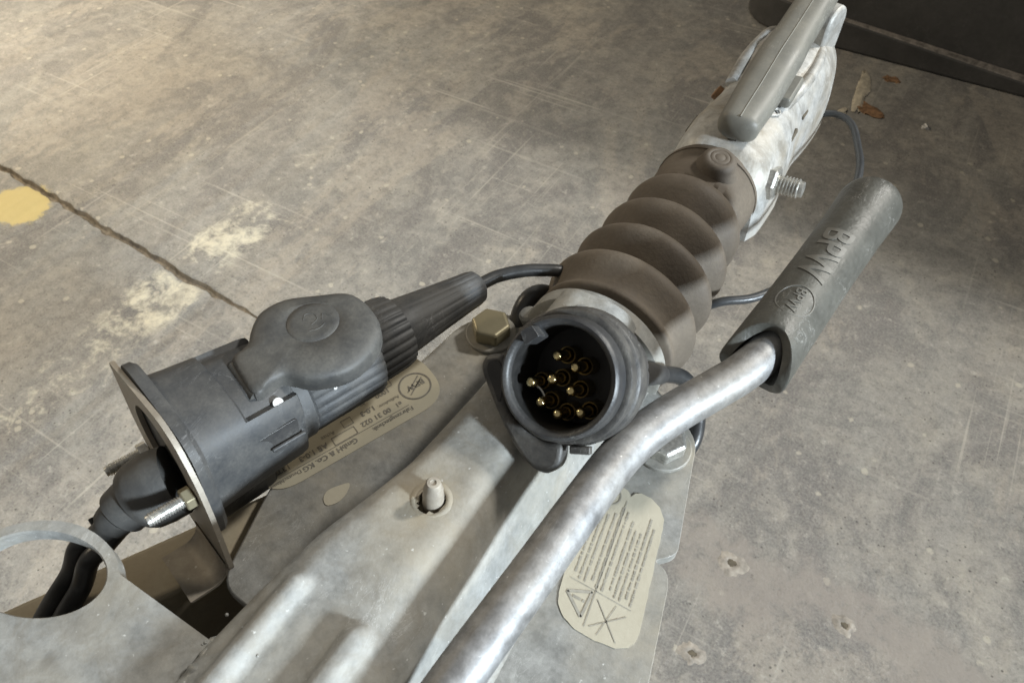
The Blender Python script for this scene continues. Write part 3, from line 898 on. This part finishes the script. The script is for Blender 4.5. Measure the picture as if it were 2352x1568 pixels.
# ------------------------------------------------------------------ hand brake lever
def build_lever():
    t = thing('handbrake_lever', 'galvanised tubular handbrake lever with grey rubber grip over right flange', 'brake lever', (45, 120, -FLOOR))
    pts = [(30, -120, 55), (33, -40, 55), (36.3, 20, 55), (38, 48, 55), (40, 72, 55), (42, 95, 55), (44.2, 122, 55), (46.6, 146, 55), (50.5, 162, 55), (57, 178, 55), (66.5, 196, 56), (74, 211, 57), (79, 228, 58), (82, 250, 58.5), (84, 270, 59)]
    path = catmull(pts, 8)
    part('lever_tube', tube(path, 8.3, 40), 'tube', t, ang=60)
    # grip: hollow sleeve, its mouth cut back on top so that the tube shows
    A, B = Vector((77.5, 222, 57)), Vector((93.2, 351, 60))
    ax = (B - A)
    L = ax.length
    ax.normalize()
    a, h, v = frame(ax)
    n = 64
    V, Fc = [], []
    prof = []
    def mouth(th):          # th: 0 = +h side, pi/2 = top
        return -9 + 15 * (max(0.0, sin(th)) ** 1.6) + 6 * (max(0.0, -sin(th)) ** 2)
    rows = []
    for s, r in ((0.9, 8.9), (0.25, 9.3), (0.0, 10.4), (-0.02, 14.2), (0.0, 14.9)):
        rows.append(('m', s, r))
    N = 40
    for i in range(1, N + 1): rows.append(('b', i / N, None))
    for k, (kind, s, r) in enumerate(rows):
        for j in range(n):
            th = 2 * pi * j / n
            m0 = mouth(th)
            if kind == 'm':
                d = m0 + s * 30
                rr = r
            else:
                d = lerp(m0, L - 12, s)
                rr = 15.0 - 0.7 * sin(pi * s) + 0.5 * sstep(0.8, 1.0, s)
            V.append(A + a * d + (h * cos(th) + v * sin(th)) * rr)
    base = len(rows)
    for i in range(1, 9):
        q = i / 8 * pi / 2
        for j in range(n):
            th = 2 * pi * j / n
            V.append(A + a * (L - 12 + 12 * sin(q)) + (h * cos(th) + v * sin(th)) * max(0.3, 5.5 + 10 * cos(q) if i < 8 else 5.0))
    tot = base + 8
    for i in range(tot - 1):
        for j in range(n):
            j2 = (j + 1) % n
            Fc.append((i * n + j, i * n + j2, (i + 1) * n + j2, (i + 1) * n + j))
    Fc.append(tuple(range((tot - 1) * n, tot * n)))
    g = part('grip', (V, Fc), 'grip', t, ang=50)
    # raised lettering wrapped on the grip
    def wrap(vf, s0, th0, R=14.45, rot=0.0):
        V, Fc = vf
        bm = bmesh.new()
        vs = [bm.verts.new(p) for p in V]
        for q in Fc:
            try: bm.faces.new([vs[k] for k in q])
            except ValueError: pass
        bmesh.ops.triangulate(bm, faces=bm.faces)
        for _ in range(4):
            es = [e_ for e_ in bm.edges if abs(e_.verts[0].co.y - e_.verts[1].co.y) > 1.0]
            if not es: break
            bmesh.ops.subdivide_edges(bm, edges=es, cuts=1)
            bmesh.ops.triangulate(bm, faces=bm.faces)
        bm.verts.ensure_lookup_table()
        bm.verts.index_update()
        V = [tuple(p.co) for p in bm.verts]
        Fc = [tuple(q.index for q in fc.verts) for fc in bm.faces]
        bm.free()
        out = []
        for x, y, z in V:
            s = s0 - x * cos(rot) + y * sin(rot) * 0
            th = th0 - y / R
            rr = 15.0 - 0.7 * sin(pi * max(0.0, min(1.0, (s - 8) / (L - 20)))) + z
            out.append(A + a * s + (h * cos(th) + v * sin(th)) * rr)
        return out, Fc
    def raised(vf, s0, th0, name):
        V, Fc = vf
        part(name, wrap((V, Fc), s0, th0), 'grip_worn', g, smooth=False)
    Vt, Ft = text_mesh('BPW', 19, 0.26, 0.28)
    raised(([(x * 0.95, y - 6.5, z + 0.1) for x, y, z in Vt], Ft), 78, radians(95), 'raised_lettering')
    # emblem ring and letters near the mouth
    ring = []
    n2 = 44
    for k in range(n2 + 1):
        q = 2 * pi * k / n2
        s, y = 24.0 + 9.0 * cos(q), 8.2 * sin(q)
        th = radians(90) - y / 14.6
        ring.append(A + a * s + (h * cos(th) + v * sin(th)) * 14.6)
    part('raised_emblem_ring', tube(ring, 0.4, 6, cap=False), 'grip_worn', g)
    Vt, Ft = text_mesh('BPW', 7.0, 0.2, 0.0)
    raised(([(x, y - 2.2, z + 0.12) for x, y, z in Vt], Ft), 31.5, radians(90), 'raised_emblem_letters')
build_lever()

# ------------------------------------------------------------------ parking socket on its bracket, with the plug pushed in
SO = Vector((-109, 62, 47))
SN = Vector((0.275, 0.955, -0.118)).normalized()
SH = Vector((SN.y, -SN.x, 0)).normalized()
SV = SH.cross(SN).normalized()
def S(a, hh, vv): return SO + SN * a + SH * hh + SV * vv
def build_bracket():
    t = thing('socket_bracket', 'thin galvanised angle bracket plate holding the parked plug socket', 'bracket', (-105, 60, -FLOOR))
    out = round_poly([(-35, 24), (-33, 25), (14, 34), (24, 30), (33, 16), (36, -2), (37.5, -40), (34, -46), (6, -46), (-26, -36), (-34, -10)], [1, 2, 6, 8, 12, 8, 6, 4, 4, 6, 4], 5)
    n = len(out)
    hole = [(22 * cos(2 * pi * k / n), 22 * sin(2 * pi * k / n)) for k in range(n)]
    # align start angles
    a0 = atan2(out[0][1], out[0][0])
    j0 = min(range(n), key=lambda k: abs(((2 * pi * k / n - a0 + pi) % (2 * pi)) - pi))
    area2 = sum(out[i][0] * out[(i + 1) % n][1] - out[(i + 1) % n][0] * out[i][1] for i in range(n))
    if area2 < 0: hole = [(x, -y) for x, y in hole]; j0 = min(range(n), key=lambda k: (hole[k][0] - 22 * cos(a0)) ** 2 + (hole[k][1] - 22 * sin(a0)) ** 2)
    hole = hole[j0:] + hole[:j0]
    V, Fc = [], []
    for ring, a in ((out, -1.0), (out, 1.0), (hole, 1.0), (hole, -1.0)):
        V += [S(a, x, y) for x, y in ring]
    for p, q in ((0, 1), (1, 2), (2, 3), (3, 0)):
        for k in range(n):
            k2 = (k + 1) % n
            Fc.append((p * n + k, p * n + k2, q * n + k2, q * n + k))
    part('plate', (V, Fc), 'bracket', t, ang=30)
    # bent foot resting on the drawbar leg
    pl = []
    for i in range(10):
        q = i / 9 * pi / 2
        pl.append((-8 + 8 * cos(q) - 0.0, -44 - 8 * sin(q)))
    V, Fc = [], []
    prof = [(0, -40)] + pl + [(-17, -52)]
    for off in (0.0, 2.4):
        for (a, vv) in prof:
            for hh in (8, 34):
                V.append(S(a - off * 0.3 - 0.9, hh, vv + off * 0.6))
    m = len(prof)
    for o in (0, 2 * m):
        for i in range(m - 1): Fc.append((o + 2 * i, o + 2 * i + 1, o + 2 * i + 3, o + 2 * i + 2))
    for i in range(m - 1):
        Fc.append((2 * i, 2 * i + 2, 2 * m + 2 * i + 2, 2 * m + 2 * i))
        Fc.append((2 * i + 1, 2 * i + 3, 2 * m + 2 * i + 3, 2 * m + 2 * i + 1))
    Fc += [(0, 1, 2 * m + 1, 2 * m), (2 * m - 2, 2 * m - 1, 4 * m - 1, 4 * m - 2)]
    part('foot', (V, Fc), 'bracket', t, ang=50)
    # screws through the plate with nuts on the near side
    for hh, vv, L, mt in ((25, 1, 16, 'yellow_zinc'), (-28, -26, 17, 'zinc'), (-10, -34, 5, 'zinc')):
        nx = hexhead(S(-1.4, hh, vv), -SN, 8.0, 4.0, 0.4)
        s = part('screw', thread(S(-3, hh, vv), -SN, 2.7, L, 1.0, 16), 'zinc', t, ang=30)
        part('nut', nx, mt, s, smooth=False, bevel=0.3)
build_bracket()

def rsq(rx, k=0.75):
    def mod(s, r, t):
        c, q = abs(cos(t)), abs(sin(t))
        return r / (c ** 4 + q ** 4) ** 0.25 * 1.0 if k else r
    return mod

def build_socket():
    t = thing('parking_socket', 'blue black plastic socket with its hinged lid lying open on the plug', 'socket', (-100, 85, -FLOOR))
    def sq(p):
        def mod(s, r, th):
            c, q = abs(cos(th)), abs(sin(th))
            return r / (c ** p + q ** p) ** (1 / p)
        return mod
    part('mounting_flange', lathe([(1.4, 30), (1.5, 31.2), (4.6, 31.2), (6.4, 29.8), (6.5, 26)], SO, SN, 72, mod=sq(5)), 'plastic_blue', t)
    prof = [(6, 27.0), (7, 26.8), (14, 26.2), (30, 25.2), (46, 24.4), (48.6, 23.8), (49.2, 22.6), (49.0, 21.8), (44, 21.4), (30, 21)]
    def bm(s, r, th):
        c, q = abs(cos(th)), abs(sin(th))
        rr = r / (c ** 3.4 + q ** 3.4) ** (1 / 3.4)
        if s > 26 and sin(th) > 0.55: rr -= 3.2 * sstep(0.62, 0.72, sin(th)) * sstep(26, 27, s) * (1 if abs(cos(th)) < 0.72 else 0)   # seat of the lid hinge
        return rr
    part('body', lathe(prof[:3] + [(25.8, 25.45), (27.2, 25.35)] + prof[3:], SO, SN, 128, cap1=False, mod=bm), 'plastic_blue', t, ang=40)
    part('hinge_pin', lathe([(-1, 2.1), (0.3, 2.1), (0.5, 1.6)], S(40.5, 20.0, 19.0), SV * 0.68 + SH * 0.73, 24), 'dot', t)
    part('recess_panel', prism(round_poly([(-9, -7), (9, -6), (9, 7), (-9, 6)], 2, 3), S(36, 24.5, 4), SN, SV, 0.55), 'plastic', t, bevel=0.2)
    part('drain_foot', prism(round_poly([(8, -12), (40, -10), (38, 10), (8, 12)], 4, 4), S(0, 0, -34), SN, SH, 12), 'plastic', t, bevel=2)
    part('side_rib', box(S(39, 26.6, 2), (15, 1.6, 1.4), SN, SV), 'plastic_blue', t, bevel=0.5)
    # open lid
    lc = S(70.5, -0.5, 26.5)
    lx = (SN + SV * 0.10).normalized()
    ly = SH.copy()
    ly = (ly - lx * ly.dot(lx)).normalized()
    lz = lx.cross(ly)
    if lz.z < 0: lz = -lz
    out = smooth_loop([(-34.3, -6.2), (-29.5, -7.4), (-24.9, -9.6), (-21.8, -13.5), (-16.5, -18.6), (-10.9, -21.4), (-0.8, -20.8), (11, -13.6), (21.4, -6.0), (24.0, 2.4), (23.4, 11), (21.0, 19.0), (15.6, 24.6), (7.5, 28), (-0.6, 29.0), (-8.1, 27.4), (-17.2, 22.4), (-22.6, 15.4), (-29.2, 15.0), (-36.4, 15.6), (-36.0, 4)], 3)
    n = len(out)
    V, Fc = [], []
    def lidpt(x, y, z): return lc + lx * x + ly * y + lz * z
    rings = [(0.97, -6.5), (1.0, -5.5), (1.0, 0.6), (0.985, 1.6), (0.945, 2.5), (0.88, 3.1), (0.78, 3.5), (0.70, 3.7), (0.58, 3.8), (0.565, 3.62), (0.545, 3.62), (0.53, 3.9), (0.40, 4.1), (0.2, 4.1), (0.02, 4.1)]
    for q, z in rings:
        for x, y in out:
            if q > 0.63: V.append(lidpt(-5 + (x + 5) * q, 4 + (y - 4) * q, z - 0.005 * max(0, y * q - 8) ** 2))
            else:
                th = atan2(y - 4, x + 5)
                V.append(lidpt(0.3 + 20 * q * cos(th), 0.5 + 20 * q * sin(th), z))
    for i in range(len(rings) - 1):
        for k in range(n):
            k2 = (k + 1) % n
            Fc.append((i * n + k, i * n + k2, (i + 1) * n + k2, (i + 1) * n + k))
    Fc.append(tuple(range((len(rings) - 1) * n, len(rings) * n)))
    Fc.append(tuple(range(n - 1, -1, -1)))
    lid = part('lid', (V, Fc), 'lid', t, ang=40)
    part('lid_hinge', tube([lidpt(-34.0, -5.5, -2.5), lidpt(-35.2, 14.5, -2.5)], 3.4, 16), 'lid', lid)
    it = []
    for pts in (((-4, -5), (0, -9), (5, -6), (4, 0), (-2, 2)), ((6, 3), (10, -2), (13, 4)), ((-6, 6), (0, 8), (6, 7))):
        it.append(tube(catmull([lidpt(x * 0.6, y * 0.6 + 0.5, 4.0) for x, y in pts], 5), 0.28, 6))
    part('lid_emblem', join(*it), 'lid', lid)
    # rear boot drooping towards its cables
    path = catmull([S(-1.5, 6, -10), (-108.5, 51, 36), (-113.5, 43.5, 33), (-117, 36.5, 29), (-120, 31, 24), (-123, 26, 18)], 12)
    m = len(path)
    steps = [(0, 14.8), (8, 15.4), (15, 14.8), (18.5, 13.2), (19.2, 11.0), (28, 10.2), (28.8, 8.2), (36, 7.6), (36.8, 6.0), (50, 5.6)]
    def R(i):
        f = i / (m - 1) * 50
        return interp(steps, f)[0]
    part('rear_boot', tube(path, R, 40), 'boot', t, ang=30)
    part('cable_tie', tube([path[-4] + Vector((-7, 3, 5)), path[-4] + Vector((-4, 2, 3))], 1.2, 8), 'plastic_in', t)
build_socket()

def build_parked_plug():
    t = thing('parked_plug', 'ribbed black plug with long tapered sleeve pushed into the parking socket', 'plug', (-75, 150, -FLOOR))
    def ribs(cnt, dep):
        def mod(s, r, th):
            return r - dep * (0.5 + 0.5 * cos(th * cnt)) ** 3
        return mod
    part('front_collar', lathe([(44, 23.0), (50, 23.4), (54.5, 23.4), (55.5, 22.6)], SO, SN, 64), 'plastic_blue', t)
    part('ribbed_body', lathe([(55, 22.0), (56, 22.8), (70, 22.6), (84, 22.3), (90, 22.2), (92, 21.4), (92.3, 17)], SO, SN, 192, mod=ribs(30, 0.6)), 'plastic_blue', t, ang=60)
    part('ribbed_ring', lathe([(91, 18.0), (92.5, 19.2), (108, 18.4), (112, 17.6), (112.6, 14)], SO, SN, 192, mod=ribs(26, 0.7)), 'plastic_blue', t, ang=60)
    def cm(s, r, th):
        return r - 0.4 * (0.5 + 0.5 * cos(th * 18)) ** 4 * sstep(116, 124, s) * (1 - sstep(158, 162, s))
    part('tapered_sleeve', lathe([(111, 14.2), (113, 14.4), (118, 13.8), (135, 11.8), (150, 10.2), (160, 9.3), (163, 8.6), (164.5, 7.0), (164.6, 3)], SO, SN, 144, mod=cm), 'plastic_blue', t, ang=60)
    part('paint_fleck', lathe([(0, 0.9), (0.25, 0.5)], S(66, 20.4, 10.0) , SH * 0.9 + SV * 0.45, 12), 'dot', t)
    tip = S(164, 0, 0)
    path = catmull([S(160, 0, 0), tip, (-58, 232, 27), (-44, 246, 26), (-28, 258, 18), (-8, 268, -20), (10, 262, -58), (30, 230, -75)], 10)
    part('cable', tube(path, 3.4, 18), 'cable', t, ang=60)
build_parked_plug()
o = part('brake_cable_loop', tube(catmull([(-30, 262, -12), (-42, 252, 4), (-47, 240, 6), (-46, 228, -4), (-40, 216, -22), (-30, 190, -30)], 10), 5.0, 18), 'cable', base=(-40, 230, -FLOOR))
tag(o, 'short black cable loop beside the bellows, under the parked plug cable', 'cable')

# two cables leaving the boot, hanging down through the clamp hole
def build_boot_cables():
    end = Vector((-123, 26, 18))
    for i, (off, lab) in enumerate(((Vector((-4.2, 1.0, 0)), 'left of two black cables running from the boot through the round hole'), (Vector((4.2, -1.0, 0)), 'right of two black cables running from the boot through the round hole'))):
        sp = 1.0 + 0.15 * i
        pts = [end + off * 0.7 + Vector((4, 8, 6)), end + off * 0.8, Vector((-125, 19, 16)) + off, Vector((-127, 11, 5)) + off, Vector((-127, -1, -1)) + off * 1.05, Vector((-121, -22, -5)) + off * 1.2, Vector((-112, -60, -6)) + off, Vector((-100, -120, -5)) + off]
        if i == 0: pts = [p + Vector((0, 0, 0.3)) for p in pts]
        c = part('electric_cable', tube(catmull(pts, 10), 4.1, 18), 'cable', base=(-124, 0, -FLOOR), ang=60)
        tag(c, lab, 'cable', 'cables from the boot')
build_boot_cables()

# ------------------------------------------------------------------ open round plug resting on the housing shoulder
def build_open_plug():
    t = thing('open_plug', 'round black plug facing up with brass pins inside', 'plug', (19, 160, -FLOOR))
    R = Vector((cos(YAW), sin(YAW), 0))
    Fw = Vector((-sin(YAW) * cos(PITCH), cos(YAW) * cos(PITCH), -sin(PITCH)))
    U = Vector((-sin(YAW) * sin(PITCH), cos(YAW) * sin(PITCH), cos(PITCH)))
    # fixed world axis: the plug leans back and to the right
    AX = (R * 0.40 + Fw * 0.915).normalized()
    HX = (R - AX * R.dot(AX)).normalized()
    VY = HX.cross(AX).normalized()
    if VY.z < 0: VY = -VY
    O = Vector((18.5, 147.5, 86))
    def Q(x, y, a): return O + HX * x + VY * y + AX * a
    # barrel: rim, inner wall, outer wall with grooves
    part('inner_wall', lathe([(32, 19.0), (6, 19.3), (3.0, 19.5)], O, AX, 64, cap0=False, cap1=False), 'plastic_in', t)
    prof = [(3.2, 19.45), (1.4, 19.7), (0.2, 20.6), (0.0, 21.8), (0.8, 22.8), (2.0, 23.2), (9.5, 23.4), (10, 22.6), (12, 22.6)]
    part('barrel', lathe(prof, O, AX, 96, cap0=False, cap1=False), 'plastic', t, ang=45)
    def worn(s, r, th): return r
    part('locking_ring', lathe([(8.5, 22.7), (8.2, 24.6), (8.8, 25.6), (14, 25.9), (14.6, 25.2), (15.8, 25.2), (16.4, 26.4), (17, 26.9), (25, 27.1), (26, 26.4), (26.3, 23)], O, AX, 96, cap0=False, cap1=False), 'plastic_worn', t, ang=40)
    def knurl(s, r, th): return r - 0.5 * (1 if cos(th * 12) > 0.86 else 0)
    part('rear_shell', lathe([(25.5, 23), (26.2, 25.8), (30, 26.0), (40, 24.4), (47, 21.0), (50, 16), (51, 9)], O, AX, 120, cap0=False, mod=knurl), 'plastic', t, ang=40)
    # insert with keyway
    part('insert', lathe([(28.0, 19.2), (27.9, 0.2)], O, AX, 64, cap0=False, cap1=False), 'plastic_in', t)
    part('key_tab', prism(round_poly([(-3.2, -2.4), (3.2, -2.4), (2.6, 2.8), (-2.6, 2.8)], 0.8, 3), Q(-8.4, 15.6, 3.5), (HX * 0.86 + VY * 0.5), (VY * 0.86 - HX * 0.5), 10), 'plastic', t, bevel=0.5)
    part('bayonet_step', prism(round_poly([(-4, -1.6), (4, -1.6), (4, 1.6), (-4, 1.6)], 0.6, 3), Q(6, -25.4, 9), HX, AX, -3.0), 'plastic_worn', t, bevel=0.6)
    # pins
    pins = [(670, 570), (800, 650), (630, 735), (470, 760), (768, 815), (543, 900), (668, 980), (838, 965)]
    k = 19.6 / 365.0
    for i, (px, py) in enumerate(pins):
        x, y = (px - 722) * k, -(py - 720) * k
        p = part('pin', lathe([(6.5, 0.2), (6.75, 1.1), (7.5, 1.8), (8.8, 2.05), (28, 2.05)], Q(x, y, 0), AX, 18), 'brass', t)
        part('pin_collar', lathe([(27.9, 3.5), (19.0, 3.5), (18.8, 3.3), (19.0, 2.9), (27.9, 2.8)], Q(x, y, 0), AX, 24, cap0=False, cap1=False), 'brass_dull', p)
    part('loose_wire', tube(catmull([Q(-13.5, -3.4, 12.5), Q(-11.5, -5.0, 13), Q(-10.2, -7.6, 13.5), Q(-10, -9.6, 14)], 6), 0.45, 8), 'zinc', t)
    # finger wing of the locking ring
    wing = smooth_loop([(-31.0, 7.0), (-28.5, 8.6), (-23, 8.4), (-21, 2), (-22, -6), (-20.5, -13), (-15, -19.5), (-8, -23.5), (0.5, -24.5), (1.2, -29), (-0.6, -33.5), (-5.5, -36.0), (-11.5, -33.6), (-17.5, -27), (-23.5, -17), (-29.5, -4), (-32.0, 3.0)], 5)
    part('finger_wing', prism([(x, y) for x, y in wing][::-1], Q(-2.2, -0.4, 16), HX, VY, 9.0 if HX.cross(VY).dot(AX) < 0 else -9.0), 'plastic_worn', t, bevel=2.0, seg=3, ang=50)
    part('wing_dark_sheet', prism(smooth_loop([(-28.2, 5.6), (-24.0, 6.2), (-22.4, 0), (-23.0, -7.0), (-24.2, -9.5), (-26.4, -4.0), (-28.8, 2.0)], 5)[::-1], Q(-2.2, -0.4, 6.9), HX, VY, 0.5 if HX.cross(VY).dot(AX) < 0 else -0.5), 'plastic_in', t)  # thin dark sheet laid on the wing face, no hollow cut
    # cable boot and its cable going below the lever
    tail = Q(4, 0, 48)
    part('strain_relief', tube(catmull([Q(3, 0, 44), Q(7, -1, 50), (36, 205, 36), (40, 214, 28)], 8), lambda i: 7.5 - 0.13 * i, 24), 'plastic', t, ang=60)
    path = catmull([(37, 209, 31), (42, 219, 24), (48, 226, 17), (55, 227, 8), (61, 220, 0), (63.5, 210, -6), (60, 200, -13), (50, 190, -20), (38, 176, -26), (30, 150, -30)], 10)
    part('cable', tube(path, 4.0, 18), 'cable', t, ang=60)
build_open_plug()

# ------------------------------------------------------------------ breakaway wire
o = part('breakaway_wire', tube(catmull([(26, 530, -20), (39, 535, -13), (51, 534, -11), (61, 522, -9), (70, 496, -6), (78, 462, 0), (81, 425, 4), (80, 370, 4), (70, 335, 0), (58, 313, 0), (44, 300.5, 0.5), (36, 296, -4)], 12), 2.5, 14), 'wire', base=(60, 420, -FLOOR), ang=60)
tag(o, 'thin grey sheathed wire curving from the coupling head behind the grip', 'wire')

# ------------------------------------------------------------------ debris on the floor below the coupling head
def chunk(name, lab, cat, c, size, mat, seed, flat=0.35, grp=None, ang=0.0):
    rnd = random.Random(seed)
    n1, n2 = 8, 14
    V, Fc = [], []
    for i in range(n1 + 1):
        p = pi * i / n1
        for k in range(n2):
            q = 2 * pi * k / n2
            d = Vector((sin(p) * cos(q), sin(p) * sin(q), cos(p)))
            r = 1 + 0.9 * mnoise.noise(d * 2.1 + Vector((seed * 3.1, 0, 0)))
            x, y = d.x * size[0] * r, d.y * size[1] * r
            V.append((c[0] + x * cos(ang) - y * sin(ang), c[1] + x * sin(ang) + y * cos(ang), -FLOOR + max(0.0, size[2] * flat + d.z * size[2] * r)))
    for i in range(n1):
        for k in range(n2):
            Fc.append((i * n2 + k, i * n2 + (k + 1) % n2, (i + 1) * n2 + (k + 1) % n2, (i + 1) * n2 + k))
    o = part(name, (V, Fc), mat, base=(c[0], c[1], -FLOOR), ang=50)
    tag(o, lab, cat, grp)
chunk('rust_flake', 'larger brown rust flake on the floor below the coupling head', 'debris', (40, 1120, 0), (26, 13, 1.6), 'rust', 1, ang=-0.4)
chunk('rust_flake', 'small brown rust flake against the lip of the dark box', 'debris', (52, 1225, 0), (13, 9, 1.5), 'rust', 2)
chunk('wood_splinter', 'long pale splinter on the floor just right of the coupling head', 'debris', (20, 1170, 0), (9, 60, 2.0), 'chip', 3, ang=0.12)
chunk('wood_splinter', 'short pale splinter lying beside the thin wire', 'debris', (8, 1088, 0), (6, 18, 1.6), 'chip', 4, ang=-0.2)
chunk('pebble', 'tiny bright pebble on the floor right of the wire', 'pebble', (124, 1114, 0), (5, 4, 4), 'dot', 5, flat=0.6)
